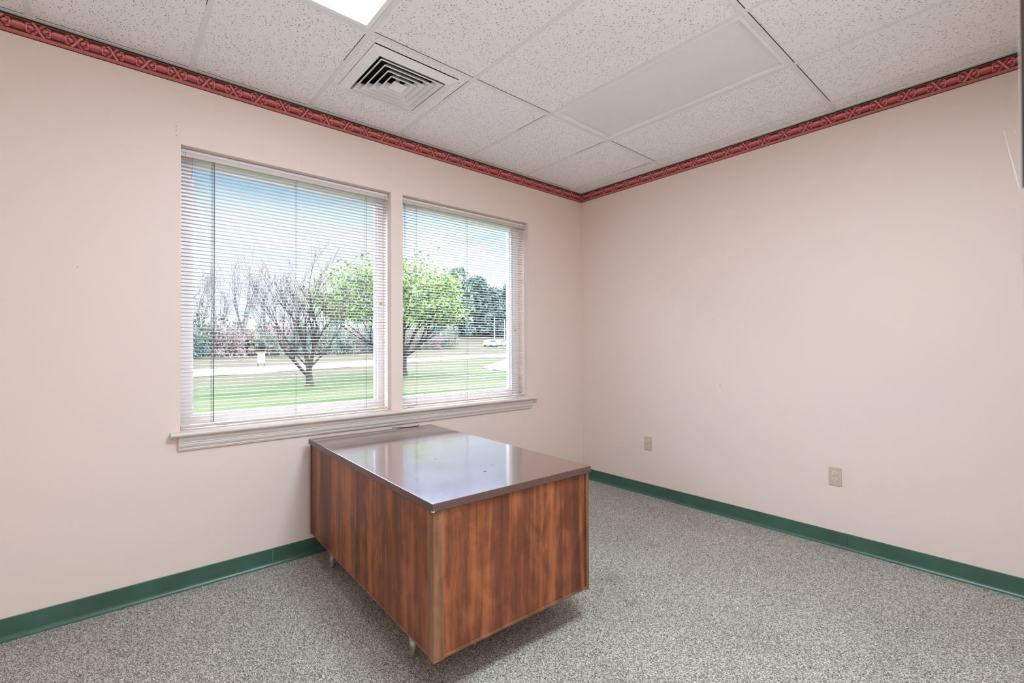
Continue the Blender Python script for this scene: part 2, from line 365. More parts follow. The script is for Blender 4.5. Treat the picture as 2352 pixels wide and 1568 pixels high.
# ceiling: suspended grid, tiles resting in it
F_ = 0.6096; GX = -0.152; GY = -0.92
tz = H+.002
bm = bmesh.new()
holes = {'near': (GX-4*F_, GX-3*F_, GY-2*F_-F_-.02, GY-2*F_-.02), 'lit': (GX-5*F_, GX-4*F_, GY-2*F_, GY), 'off': (GX-2*F_, GX-F_, GY-2*F_, GY), 'vent': (-2.54, -2.04, -.863, -.353)}
cuts_x = sorted(set([XL, 0]+[GX-i*F_ for i in range(8) if GX-i*F_ > XL] + [-2.54, -2.04]))
cuts_y = sorted(set([YF, 0, GY, GY-2*F_, -.863, -.353, GY-3*F_-.02, GY-2*F_-.02]))
for a, c in zip(cuts_x[:-1], cuts_x[1:]):
    for d, e in zip(cuts_y[:-1], cuts_y[1:]):
        mx_, my_ = (a+c)/2, (d+e)/2
        if any(h[0] < mx_ < h[1] and h[2] < my_ < h[3] for h in holes.values()): continue
        box(bm, a, c, d, e, tz, tz+.02)
bmesh.ops.remove_doubles(bm, verts=bm.verts, dist=1e-5)
# slab above the plenum
box(bm, XL, 0, -4.75, 0, zt-.05, zt)
box(bm, XL, 0, -4.75, YF-.12, H-.3, H-.28)
ceil = struct('ceiling', bm, M_tile)
bm = bmesh.new(); g = .012
def tee(x0, x1, y0, y1, z=H-.0015): box(bm, x0, x1, y0, y1, z, tz+.006)
for i in range(8):
    x = GX-i*F_
    if x < XL: break
    # stop cross tees at the main runners so the joints show
    for y0, y1 in ((YF, GY-2*F_-g), (GY-2*F_+g, GY-g), (GY+g, 0)):
        tee(x-g, x+g, y0, y1, H-.001)
for y in (GY, GY-2*F_): tee(XL, 0, y-g, y+g, H-.0022)
tee(XL, 0, -.022, -.0004, H-.003); tee(-.022, -.0004, YF, -.022, H-.003); tee(XL, XL+.022, YF, -.022, H-.003); tee(XL+.022, -.022, YF, YF+.022, H-.003)
obj('ceiling_grid', bm, M_tee, ceil)
# thin reveal gaps between tile edges and grid (dark joints seen on the near side of some runners)
bm = bmesh.new()
def gap(x0, x1, y0, y1): box(bm, x0, x1, y0, y1, tz-.0012, tz+.001)
for i in range(7):
    x = GX-i*F_
    gap(x-F_+g+.006, x-g-.002, GY-g-.0028, GY-g); gap(x-g-.0022, x-g, GY+g+.02, GY+.30)
    gap(x-F_+g+.006, x-g-.002, GY-2*F_-g-.003, GY-2*F_-g); gap(x+g, x+g+.0018, GY-2*F_-.4, GY-2*F_-g)
    gap(x-F_+g+.006, x-g-.002, -.0245, -.022)
obj('tile_joint', bm, M_slot, ceil)

# green cove base: straight lengths with butt joints
def cove(name, segs, axis):
    prof = [(0, 0), (-.016, 0), (-.016, .003), (-.011, .006), (-.0055, .013), (-.0035, .022), (-.0035, .097), (-.002, .100), (0, .100)]
    bm = bmesh.new()
    for a, c in segs: extrude_profile(bm, prof, a, c, axis)
    return struct(name, bm, M_green)
jl = -2.792
cove('baseboard_back', [(XL, jl-.0008), (jl+.0008, -.0005)], 'x')
br_ = cove('baseboard_right', [(YF, -2.179), (-2.1775, -.932), (-.9305, -.0165)], 'y')
for yj in (-2.17825, -.93125):
    bm = bmesh.new(); box(bm, -.003, -.0003, yj-.0007, yj+.0007, .004, .099); obj('joint', bm, M_slot, br_)

# wallpaper border: printed garland pattern, one strip on each wall
def border(name, length, place, start=0.0):
    """2D print drawn in (s, z); place(s, z, layer) -> world point"""
    bm = bmesh.new(); mats = [B_ground, B_black, B_tan, B_pink, B_light, B_mid, B_deep, B_greenline]
    def poly(pts, mi, lay):
        pts = [(min(max(s, 0), length), z) for s, z in pts]
        ss = [p[0] for p in pts]
        if max(ss)-min(ss) < 1e-4: return
        vs = [bm.verts.new(place(s, z, lay)) for s, z in pts]
        try: bm.faces.new(vs).material_index = mi
        except ValueError: pass
    zt0 = 2.7925; zb0 = 2.703
    def band(z0, z1, mi, lay): poly([(0, z0), (length, z0), (length, z1), (0, z1)], mi, lay)
    # solid paper strip
    band(zb0, zt0, 0, 0)
    band(zt0-.010, zt0, 1, 1); band(zt0-.0062, zt0-.0048, 7, 2); band(zt0-.0118, zt0-.010, 2, 1)
    band(zb0+.0165, zb0+.0205, 2, 1); band(zb0, zb0+.0038, 1, 1); band(zb0+.0045, zb0+.016, 3, 1); band(zb0+.0155, zb0+.0165, 6, 2)
    s = 0
    while s < length:
        poly([(s, zb0+.005), (s+.0042, zb0+.005), (s+.0042, zb0+.0135), (s, zb0+.0135)], 5, 2); s += .0088
    zc = (zb0+.0205+zt0-.0118)/2; hh = (zt0-.0118-zb0-.0205)/2
    def ell(cs, cz, a, b_, ang, mi, lay, k=12, sq=1.0):
        pts = []
        for i in range(k):
            t = 2*PI*i/k; x = a*math.copysign(abs(math.cos(t))**sq, math.cos(t)); y = b_*math.copysign(abs(math.sin(t))**sq, math.sin(t))
            pts.append((cs+x*math.cos(ang)-y*math.sin(ang), cz+x*math.sin(ang)+y*math.cos(ang)))
        poly(pts, mi, lay)
    def leaf(cs, cz, L, wd, ang, mi, lay):
        pts = []
        for t, w in ((0, .15), (.25, .8), (.5, 1), (.75, .65), (1, 0)): pts.append((t*L, w*wd))
        pts += [(t*L, -w*wd) for t, w in ((.75, .65), (.5, 1), (.25, .8), (0, .15))]
        ca, sa = math.cos(ang), math.sin(ang)
        poly([(cs+x*ca-y*sa, cz+x*sa+y*ca) for x, y in pts], mi, lay)
    T = .1305; c = start-T
    while c < length+T:
        z = zc
        # barrel shaped medallion with ribs
        ell(c, z-.001, .0265, .0175, 0, 6, 2, 14, .7); ell(c, z, .0255, .0160, 0, 5, 3, 14, .7)
        ell(c-.001, z+.0035, .0245, .0112, 0, 3, 4, 14, .7); ell(c-.002, z+.0075, .020, .0028, 0, 4, 5, 10, .8); ell(c, z-.006, .021, .0016, 0, 6, 5, 8, .8)
        for sg in (-1, 1):
            b0 = c+sg*.0265; an = 0 if sg > 0 else PI
            ell(b0, z, .0035, .0150, 0, 3, 6, 10); ell(b0, z+.003, .0022, .009, 0, 4, 7, 8)
            for da, L, wd, mi in ((.75, .021, .0058, 5), (-.75, .021, .0058, 5), (.38, .025, .0062, 3), (-.38, .025, .0062, 5), (0, .029, .0066, 3)):
                leaf(b0+sg*.001, z, L, wd, an+sg*da, mi, 6+0.1*abs(da)); leaf(b0+sg*.003, z+.0006, L*.8, wd*.35, an+sg*da, 4 if da >= 0 else 6, 7.5)
            for zz in (-.0215, .0215):
                leaf(b0-sg*.004, z+zz*.72, .020, .0042, an+sg*math.copysign(.25, zz), 3, 5.5)
        m = c+T/2
        # crossed ribbons
        flip = 1 if int(round((c-start)/T)) % 2 else -1
        for q, (k, mi, lay) in enumerate(((1, 5, 8), (-1, 3, 9))):
            k *= flip
            for w, mm_, ll in ((.0062, 6, lay), (.0052, mi, lay+.3), (.0014, 4 if mi == 3 else 3, lay+.6)):
                L = .026; A = []; Bp = []
                for i in range(9):
                    t = -1+i/4; x = m+t*L*.78; y = z+k*(hh*.92)*math.sin(t*1.35)/math.sin(1.35)
                    A.append((x-w*k*.6, y+w*.75)); Bp.append((x+w*k*.6, y-w*.75))
                for i in range(8): poly([A[i], A[i+1], Bp[i+1], Bp[i]], mm_, ll)
        for sg in (-1, 1):
            ell(m+sg*.0185, z, .0042, .0052, 0, 3, 9, 8); ell(m+sg*.018, z+.0012, .002, .0024, 0, 4, 10, 6)
        c += T
    bm.normal_update()
    me = bpy.data.meshes.new(name); bm.to_mesh(me); bm.free()
    o = link(name, me, mats); o['kind'] = 'structure'
    return o
border('trim_1', -XL-.0006, lambda s, z, k: (-s-.0006, -.0005-k*.00006, z), .062)
border('trim_2', -YF-.0006, lambda s, z, k: (-.0005-k*.00006, -s-.0006, z), .075)

# ------------------------------------------------------------------ windows (sill runs under both)
def window(name, w, gx0, gx1, gz0, gz1, hasglassbead=True):
    bm = bmesh.new(); y0, y1 = .135, .205
    a, c, z0, z1 = w
    box(bm, a, gx0, y0, y1, z0, z1); box(bm, gx1, c, y0, y1, z0, z1)
    box(bm, gx0, gx1, y0, y1, z0, gz0); box(bm, gx0, gx1, y0, y1, gz1, z1)
    bmesh.ops.remove_doubles(bm, verts=bm.verts, dist=1e-5)
    root = struct(name, bm, M_vinyl)
    bm = bmesh.new(); q = .012
    for r in ((gx0, gx0+q, gz0, gz1), (gx1-q, gx1, gz0, gz1), (gx0+q, gx1-q, gz0, gz0+q), (gx0+q, gx1-q, gz1-q, gz1)):
        box(bm, r[0], r[1], .155, .185, r[2], r[3], bev=.002)
    obj('glazing_bead', bm, M_vinyl, root)
    bm = bmesh.new(); box(bm, gx0+.001, gx1-.001, .168, .171, gz0+.001, gz1-.001); obj('window_pane', bm, M_glass, root)
    return root
win1 = window('window_1', W1, -3.181, -2.067, .902, 2.328)
win2 = window('window_2', W2, -1.882, -.800, .902, 2.338)
# stool + moulded apron
bm = bmesh.new()
prof = [(0.0, .8435), (0.0, .8205), (-.042, .8205), (-.048, .8225), (-.0515, .8275), (-.0525, .832), (-.0515, .8365), (-.048, .8415), (-.042, .8435)]
extrude_profile(bm, prof, -3.287, -.652)
for w in (W1, W2): box(bm, w[0]+.0003, w[1]-.0003, 0, .2, .8433, .8445)
stool = struct('trim_3', bm, M_sill)
bm = bmesh.new()
prof = [(0, .742), (-.010, .742), (-.012, .7435), (-.012, .748), (-.0145, .749), (-.0155, .752), (-.0145, .755), (-.0155, .757), (-.021, .768), (-.0225, .778), (-.0215, .782), (-.0235, .784), (-.0245, .787), (-.0235, .790), (-.0255, .792),
        (-.030, .802), (-.033, .812), (-.034, .8205), (0, .8205)]
extrude_profile(bm, prof, -3.252, -.690)
ap = obj('apron_moulding', bm, M_sill, stool)

# ------------------------------------------------------------------ mini blinds
def blind(w, label, cords, tilt, x0=None):
    a, c = (w[0] if x0 is None else x0)+.006, w[1]-.006
    t = thing('window_blind', label, 'blind', ((a+c)/2, .062, .845), 0, 'mini blinds in the two windows')
    ox, oy, oz = t.location
    X0, X1 = a-ox, c-ox
    zt_ = w[3]-oz
    # headrail: U channel
    bm = bmesh.new()
    box(bm, X0, X1, -.013, .014, zt_-.043, zt_-.018, bev=.0015)
    obj('headrail', bm, M_rail, t)
    bm = bmesh.new()
    extrude_profile(bm, [(-.016, zt_-.0195), (-.0185, zt_-.016), (-.0175, zt_-.012), (-.0195, zt_-.009), (-.018, zt_-.004), (-.014, zt_-.002), (.014, zt_-.002), (.014, zt_-.0178), (-.012, zt_-.0178)], X0, X1)
    obj('valence', bm, M_raillip, t)
    for sx in (X0, X1):
        bm = bmesh.new(); s = 1 if sx < 0 else -1
        x_a, x_b = sorted((sx-s*.003, sx+s*.022)); box(bm, x_a, x_b, -.0205, -.0135, zt_-.046, zt_-.020, bev=.001)
        br = obj('end_bracket', bm, M_rail, t)
        bm = bmesh.new(); box(bm, sx+s*.018-.0006, sx+s*.018+.0006, -.0212, -.0204, zt_-.045, zt_-.021); box(bm, min(sx, sx+s*.02), max(sx, sx+s*.02), -.0212, -.0204, zt_-.0255, zt_-.0243)
        obj('bracket_seam', bm, M_slot, br)
    # slats: shallow arcs, 25 mm wide
    bm = bmesh.new(); P = .0205; zs = zt_-.055; cnt = 0
    while zs > .036:
        pr = []
        jit = random.uniform(-.0006, .0006); tj = tilt+random.uniform(-.012, .012)
        for i in range(5):
            u_ = -1+i/2; y = u_*.0125; zz = .0022*(1-u_*u_)
            pr.append((y*math.cos(tj)-zz*math.sin(tj), y*math.sin(tj)+zz*math.cos(tj)))
        xa, xb = X0+.001+random.uniform(0, .0015), X1-.001-random.uniform(0, .0015)
        segs = 6; rows = []
        for k in range(segs+1):
            x = xa+(xb-xa)*k/segs; dz = jit-.0006*math.sin(PI*((k*3/segs) % 1))
            rows.append([bm.verts.new((x, y, zs+z+dz)) for y, z in pr] + [bm.verts.new((x, y, zs+z+dz-.0004)) for y, z in pr[::-1]])
        for r0, r1 in zip(rows[:-1], rows[1:]):
            for i in range(10): bm.faces.new((r0[i], r0[(i+1) % 10], r1[(i+1) % 10], r1[i]))
        bm.faces.new(rows[0][::-1]); bm.faces.new(rows[-1])
        zs -= P; cnt += 1
    sl = obj('slats', bm, M_slat, t, True)
    bm = bmesh.new(); box(bm, X0+.001, X1-.001, -.0125, .0125, .008, .022, bev=.003)
    obj('bottom_rail', bm, M_rail, t)
    # ladder cords
    for cx in cords:
        x = cx-ox; bm = bmesh.new()
        for y in (-.0135, .0135): tube(bm, [(x, y, zt_-.046), (x, y, .02)], .0007, 5)
        tube(bm, [(x+.004, 0, zt_-.046), (x+.004, 0, .02)], .0007, 5)
        zz = zt_-.055-.002
        while zz > .036:
            tube(bm, [(x, -.0135, zz), (x, .0135, zz)], .0004, 4); zz -= P
        obj('ladder_cord', bm, M_cord, t)
    return t, ox, oz, zt_, X0, X1
t1, ox, oz, z_, X0, X1 = blind(W1, 'white aluminium mini blind lowered in left window', (-3.095, -2.645, -2.190), -.075)
# tilt wand and pull cords on the left side of window one
bm = bmesh.new(); xw = -3.086-ox
tube(bm, [(xw, -.022, z_-.044), (xw, -.026, z_-.07), (xw+.001, -.024, .9), (xw-.002, -.022, .03)], .0024, 8); obj('tilt_wand', bm, mat('smoked_wand', srgb(90, 92, 96), .2, .6), t1)
bm = bmesh.new(); tube(bm, [(-3.188-ox, -.020, z_-.046), (-3.188-ox, -.022, z_-.10), (-3.190-ox, -.018, z_-.16)], .001, 5); obj('pull_cord', bm, M_cord, t1)
bm = bmesh.new(); tube(bm, [(-2.206-ox, -.018, z_-.044), (-2.214-ox, -.022, z_-.052), (-2.209-ox, -.02, z_-.066)], .0012, 6); obj('cord_loop', bm, M_clear, t1)
bm = bmesh.new(); tube(bm, [(xw-.002, -.0205, .03), (xw+.02, -.03, .012), (xw+.12, -.028, .006), (xw+.5, -.024, .004), (xw+.62, -.03, .003), (X1-.2, -.028, .003), (X1-.1, -.02, .012)], .0009, 5); obj('trailing_cord', bm, mat('grey_cord', srgb(110, 100, 92), .6, .3), t1)
t2, ox, oz, z_, X0, X1 = blind(W2, 'white aluminium mini blind lowered in right window', (-1.800, -1.340, -.862), .06)
bm = bmesh.new(); xw = -1.905-ox
tube(bm, [(xw, -.022, z_-.044), (xw, -.024, z_-.06), (xw+.003, -.02, z_-.38)], .0009, 5); tube(bm, [(xw+.006, -.022, z_-.044), (xw+.008, -.02, z_-.40)], .0009, 5)
obj('pull_cord', bm, M_cord, t2)
bm = bmesh.new(); tube(bm, [(-1.80-ox, -.0135, .022), (-1.83-ox, -.03, .012), (-1.88-ox, -.034, .004), (-1.92-ox, -.045, .003)], .0011, 5); obj('trailing_cord', bm, M_slot, t2)
bm = bmesh.new(); tube(bm, [(-1.365-ox, -.03, .004), (-1.36-ox, -.033, .007), (-1.35-ox, -.03, .003)], .002, 6); obj('cord_tassel', bm, M_clear, t2)
# brass sash catches on the frames
for nm, (x, z), lab in (('sash_catch', (-2.048, 1.60), 'small brass catch on right jamb of left window'), ('sash_catch', (-.760, 1.43), 'small brass catch on right jamb of right window')):
    bm = bmesh.new(); box(bm, x-.008, x+.008, .122, .135, z-.006, z+.006, bev=.002); cyl(bm, (x, .122, z), .005, -.008, 'y', 10)
    o = obj(nm, bm, M_brass, None, False); tag(o, lab, 'catch', 'sash catches on the window frames')

# ------------------------------------------------------------------ ceiling lights
def fixture(name, label, rect, lens, group, sagc=.012):
    x0, x1, y0, y1 = rect; x0 += .013; x1 -= .013; y0 += .013; y1 -= .013
    cx, cy = (x0+x1)/2, (y0+y1)/2
    t = thing(name, label, 'ceiling light', (cx, cy, H), 0, group)
    a, b_ = (x1-x0)/2, (y1-y0)/2; w = .022
    bm = bmesh.new()
    for r in ((-a, -a+w, -b_, b_), (a-w, a, -b_, b_), (-a+w, a-w, -b_, -b_+w), (-a+w, a-w, b_-w, b_)):
        box(bm, r[0], r[1], r[2], r[3], -.001, .03, bev=.002)
    obj('lens_frame', bm, M_white, t)
    bm = bmesh.new(); nx, ny = 10, 20; G = []
    for i in range(nx+1):
        row = []
        for j in range(ny+1):
            u_, v_ = i/nx*2-1, j/ny*2-1
            row.append(bm.verts.new((u_*(a-w-.001), v_*(b_-w-.001), .016-sagc*(1-u_*u_)*(1-v_**4))))
        G.append(row)
    for i in range(nx):
        for j in range(ny): bm.faces.new((G[i][j], G[i][j+1], G[i+1][j+1], G[i+1][j]))
    obj('lens', bm, lens, t, True)
    bm = bmesh.new()
    box(bm, -a, a, -b_, b_, .09, .10); box(bm, -a, -a+.004, -b_, b_, .03, .09); box(bm, a-.004, a, -b_, b_, .03, .09); box(bm, -a+.004, a-.004, -b_, -b_+.004, .03, .09); box(bm, -a+.004, a-.004, b_-.004, b_, .03, .09)
    obj('housing', bm, M_white, t)
    for sx in (-a*.82, a*.82):
        bm = bmesh.new(); box(bm, sx-.02, sx+.02, b_-.0245, b_-.019, -.0025, .001, bev=.0008); obj('latch', bm, M_tee, t)
    return t
fixture('ceiling_light', 'lit recessed troffer ceiling light glowing white beside the air vent', holes['lit'], M_lens, 'recessed troffer lights in the ceiling', .004)
fixture('ceiling_light', 'unlit recessed troffer ceiling light with ribbed lens near right wall', holes['off'], M_lensoff, 'recessed troffer lights in the ceiling')
fixture('ceiling_light', 'added unseen square fill light above the near side of the desk', holes['near'], M_fill_lens, 'recessed troffer lights in the ceiling', .004)  # added out of view to brighten the walls and ceiling
t = thing('ceiling_light', 'added unseen hallway fill light beyond the doorway', 'ceiling light', (-3.2, -3.95, H-.3))  # added out of view to throw soft light through the doorway
bm = bmesh.new(); box(bm, -1.2, 1.2, -.45, .45, -.03, -.001, bev=.004); obj('housing', bm, M_white, t)
bm = bmesh.new(); box(bm, -1.17, 1.17, -.42, .42, -.035, -.0302); obj('lens', bm, M_hall, t)

# ------------------------------------------------------------------ square louvred air diffuser
vt = thing('air_vent', 'white square louvred air diffuser set in the ceiling tiles', 'vent', (-2.29, -.608, H))
def ring(bm, h0, z0, h1, z1, th=.0015):
    pr = []
    for h_, z in ((h0, z0), (h1, z1), (h1, z1+th), (h0, z0+th)):
        pr.append([bm.verts.new((sx*h_, sy*h_, z)) for sx, sy in ((-1, -1), (1, -1), (1, 1), (-1, 1))])
    for i in range(4):
        A, Bq = pr[i], pr[(i+1) % 4]
        for k in range(4): bm.faces.new((A[k], A[(k+1) % 4], Bq[(k+1) % 4], Bq[k]))
bm = bmesh.new()
ring(bm, .250, -.002, .203, -.022); ring(bm, .203, -.022, .199, -.019)
ring(bm, .199, -.019, .196, .03); obj('vent_frame', bm, M_white, vt)
for k in range(4):
    bm = bmesh.new(); h0 = .186-.0365*k
    ring(bm, h0, -.024, h0-.032, .010, .0012); ring(bm, h0+.0016, -.0238, h0-.0020, -.0262, .0020)
    obj('louvre', bm, M_white, vt)
bm = bmesh.new()
b4 = [bm.verts.new((sx*.042, sy*.042, -.022)) for sx, sy in ((-1, -1), (1, -1), (1, 1), (-1, 1))]; ap_ = bm.verts.new((0, 0, -.002))
b5 = [bm.verts.new((sx*.042, sy*.042, -.0245)) for sx, sy in ((-1, -1), (1, -1), (1, 1), (-1, 1))]; ap2 = bm.verts.new((0, 0, -.006))
for k in range(4):
    bm.faces.new((b4[k], b4[(k+1) % 4], ap_)); bm.faces.new((b5[(k+1) % 4], b5[k], ap2)); bm.faces.new((b4[k], b5[k], b5[(k+1) % 4], b4[(k+1) % 4]))
obj('centre_cone', bm, M_white, vt)
bm = bmesh.new(); box(bm, -.012, .012, -.0012, .0012, -.005, .045); box(bm, -.0012, .0012, -.03, .03, .04, .045); obj('louvre_stem', bm, M_white, vt)
bm = bmesh.new(); box(bm, -.198, .198, -.198, .198, .09, .094)
for s in (-1, 1):
    box(bm, min(s*.1965, s*.198), max(s*.1965, s*.198), -.198, .198, .03, .0899); box(bm, -.196, .196, min(s*.1965, s*.198), max(s*.1965, s*.198), .03, .0899)
obj('duct_collar', bm, M_dark, vt)

# ------------------------------------------------------------------ outlets on the right wall
def outlet(y, label):
    t = thing('wall_outlet', label, 'outlet', (0, y, .449), 0, 'duplex outlets on the right wall')
    bm = bmesh.new(); box(bm, -.0065, -.0002, -.035, .035, -.057, .057, bev=.0025); obj('cover_plate', bm, M_beige, t)
    for zc in (.0195, -.0195):
        bm = bmesh.new(); pts = []
        for i in range(24):
            a = 2*PI*i/24; yy = .0172*math.cos(a); zz = max(-.0125, min(.0125, .0172*math.sin(a))); pts.append((yy, zz))
        A = [bm.verts.new((-.0064, yy, zc+zz)) for yy, zz in pts]; Bq = [bm.verts.new((-.0085, yy*.96, zc+zz*.96)) for yy, zz in pts]
        for i in range(24): bm.faces.new((A[i], A[(i+1) % 24], Bq[(i+1) % 24], Bq[i]))
        bm.faces.new(Bq); rc = obj('receptacle', bm, M_beige2, t)
        for yy, hh_ in ((-.0063, .0044), (.0063, .0037)):
            bm = bmesh.new(); box(bm, -.00865, -.0083, yy-.0011, yy+.0011, zc-.0045-hh_, zc-.0045+hh_); obj('blade_slot', bm, M_slot, rc)
        bm = bmesh.new(); cyl(bm, (-.00865, 0, zc+.0065), .0027, .0004, 'x', 12); obj('ground_hole', bm, M_slot, rc)
    bm = bmesh.new(); cyl(bm, (-.0074, 0, 0), .003, .0012, 'x', 14); obj('screw', bm, M_screw, t)
outlet(-.7435, 'almond duplex outlet on right wall, nearer the room corner')
outlet(-2.1165, 'almond duplex outlet on right wall, farther from the room corner')

# nail holes and scuffs in the plaster
def hole(p, axis, r, label):
    bm = bmesh.new(); p = Vector(p)
    if axis == 'x': cyl(bm, (p.x-.0008, p.y, p.z), r, .0007, 'x', 8)
    else: cyl(bm, (p.x, p.y-.0008, p.z), r, .0007, 'y', 8)
    tag(obj('nail_hole', bm, M_slot), label, 'nail hole', 'nail holes in the walls')
hole((0, -1.375, .985), 'x', .0032, 'dark nail hole in right wall, the lowest and largest one')
hole((0, -1.331, 1.492), 'x', .0018, 'small nail hole in right wall, just left of the highest one')
hole((0, -1.594, 1.601), 'x', .0018, 'small nail hole in right wall, the highest and farthest from corner')
for z, lab in ((2.468, 'top of three nail holes stacked above window one left corner'), (2.445, 'middle of three nail holes stacked above window one left corner'), (2.422, 'bottom of three nail holes stacked above window one left corner')):
    hole((-3.264, 0, z), 'y', .0020, lab.replace('window one', 'the left window'))
for z, lab in ((2.463, 'top of three nail holes above the middle of the left window'), (2.446, 'middle of three nail holes above the middle of the left window'), (2.428, 'bottom of three nail holes above the middle of the left window')):
    hole((-2.631, 0, z), 'y', .0015, lab)
hole((-.356, 0, 1.888), 'y', .0025, 'upper nail hole between the right window and the corner')
hole((-.353, 0, 1.606), 'y', .0025, 'lower nail hole between the right window and the corner')
hole((-3.646, 0, 1.678), 'y', .0018, 'lone nail hole in wall left of the left window')
bm = bmesh.new()
def rib(a, c, w=.006):
    a, c = Vector(a), Vector(c); d = (c-a).normalized(); nrm = d.cross(Vector((1, 0, 0)))*w/2
    q = [bm.verts.new(p+nrm*s+Vector((dx, 0, 0))) for dx in (-.0004, -.0012) for p, s in ((a, 1), (c, 1), (c, -1), (a, -1))]
    for f in ((0, 1, 2, 3), (7, 6, 5, 4), (0, 4, 5, 1), (1, 5, 6, 2), (2, 6, 7, 3), (3, 7, 4, 0)): bm.faces.new([q[i] for i in f])
rib((0, -2.880, 2.413), (0, -2.912, 2.418)); rib((0, -2.912, 2.418), (0, -2.925, 2.37)); rib((0, -2.880, 2.413), (0, -2.895, 2.316)); rib((0, -2.895, 2.316), (0, -2.935, 2.08))  # thin pale ribs tracing an outline on the wall
tag(obj('wall_outline', bm, mat('pale_outline', srgb(232, 218, 206), .3, .5)), 'thin pale outline high on the right wall', 'tape')

# ------------------------------------------------------------------ desk
RZ = math.radians(-1.87)
dk = thing('office_desk', 'dark walnut veneer office desk with glossy brown top below the windows', 'desk', (-2.2125, -.8385, 0), RZ)
HW, HL = .420, .763; TZ = .730
# (local x: across, local y: along; near end is -y)
bm = bmesh.new(); box(bm, -HW, HW, -HL, HL, TZ-.030, TZ, bev=.0025)
tp = obj('desktop', bm, [M_top, M_topedge], dk)
for p in tp.data.polygons:
    if abs(p.normal.z) < .9: p.material_index = 1
bm = bmesh.new(); box(bm, -HW-.0006, -HW+.009, -HL-.0004, -HL+.010, TZ-.0305, TZ-.026); obj('chipped_corner', bm, M_chip, tp)
PB = .157; TB = TZ-.0302
px0, px1, py0, py1 = -HW+.0065, HW-.010, -HL+.0065, HL-.006
pw = .019
for nm, r in (('a', (px0, px0+.044, py0, py0+.040)), ('b', (px1-.018, px1, py0-.001, py0+.030)), ('c', (px0, px0+.030, py1-.018, py1)), ('d', (px1-.018, px1, py1-.030, py1))):
    bm = bmesh.new(); box(bm, r[0], r[1], r[2], r[3], PB, TB, bev=.0015); obj('corner_post', bm, M_post, dk)
# near end panel (faces -y) and long back panel (faces -x)
bm = bmesh.new(); box(bm, px0+.0442, px1-.022, py0+.006, py0+.022, PB+.014, TB, bev=.0008); obj('end_panel', bm, M_wood, dk)
bm = bmesh.new(); box(bm, px0+.0055, px0+.020, py0+.0402, py1-.024, PB+.014, TB, bev=.0008); obj('back_panel', bm, M_wood, dk)
bm = bmesh.new(); box(bm, px0+.0202, px1-.018, py1-.018, py1-.004, PB+.014, TB, bev=.0008); obj('end_panel', bm, M_wood, dk)
bm = bmesh.new(); box(bm, px0+.0442, px1-.0182, py0+.0022, py0+.026, PB+.003, PB+.0138, bev=.001); obj('bottom_rail', bm, M_post, dk)
bm = bmesh.new(); box(bm, px0+.0025, px0+.026, py0+.0402, py1-.0185, PB+.003, PB+.0138, bev=.001); obj('bottom_rail', bm, M_post, dk)
# two drawer pedestals on the sitting side
for s in (-1, 1):
    y0_, y1_ = (py0+.0305, py0+.43) if s < 0 else (py1-.43, py1-.0305)
    bm = bmesh.new(); box(bm, px0+.027, px1-.022, y0_, y1_, PB+.005, TB-.001); pd = obj('pedestal', bm, M_wood, dk)
    for k, (a, c) in enumerate(((.02, .19), (.195, .36), (.365, .52))):
        bm = bmesh.new(); box(bm, px1-.0218, px1-.004, y0_+.004, y1_-.004, PB+a, PB+c, bev=.002); dr = obj('drawer', bm, M_wood, dk)
        bm = bmesh.new(); ym = (y0_+y1_)/2; box(bm, px1-.0038, px1+.012, ym-.05, ym+.05, PB+c-.05, PB+c-.04, bev=.002); obj('drawer_pull', bm, M_pewter, dr)
ca, sa = math.cos(-RZ), math.sin(-RZ)
def loc(x, y):
    dx, dy = x+2.2125, y+.8385
    return dx*ca-dy*sa, dx*sa+dy*ca
for X, Y in ((-2.534, -.262), (-2.571, -1.287)):
    x, y = loc(X, Y)
    for xx in (x, -x-.01):
        bm = bmesh.new(); tube(bm, [(xx, y, .006), (xx, y, .012), (xx, y, PB+.006)], [.0125, .0135, .021], 24)
        lg = obj('leg', bm, M_pewter, dk, False)
        for p in lg.data.polygons: p.use_smooth = len(p.vertices) == 4
        bm = bmesh.new(); tube(bm, [(xx, y, 0), (xx, y, .0045), (xx, y, .006)], [.0105, .0115, .008], 20); obj('glide', bm, M_screw, lg)
# worn spots on the top
for (X, Y, a, b_) in ((-2.249, -1.362, .0065, .0045), (-2.16, -1.30, .0025, .002), (-2.296, -1.017, .008, .0012)):
    x, y = loc(X, Y); bm = bmesh.new()
    A = [bm.verts.new((x+a*math.cos(2*PI*i/12), y+b_*math.sin(2*PI*i/12), TZ+.0002)) for i in range(12)]; B2 = [bm.verts.new((x+a*.9*math.cos(2*PI*i/12), y+b_*.9*math.sin(2*PI*i/12), TZ+.0006)) for i in range(12)]
    for i in range(12): bm.faces.new((A[i], A[(i+1) % 12], B2[(i+1) % 12], B2[i]))
    bm.faces.new(B2); obj('scorch_mark', bm, M_dark, tp)

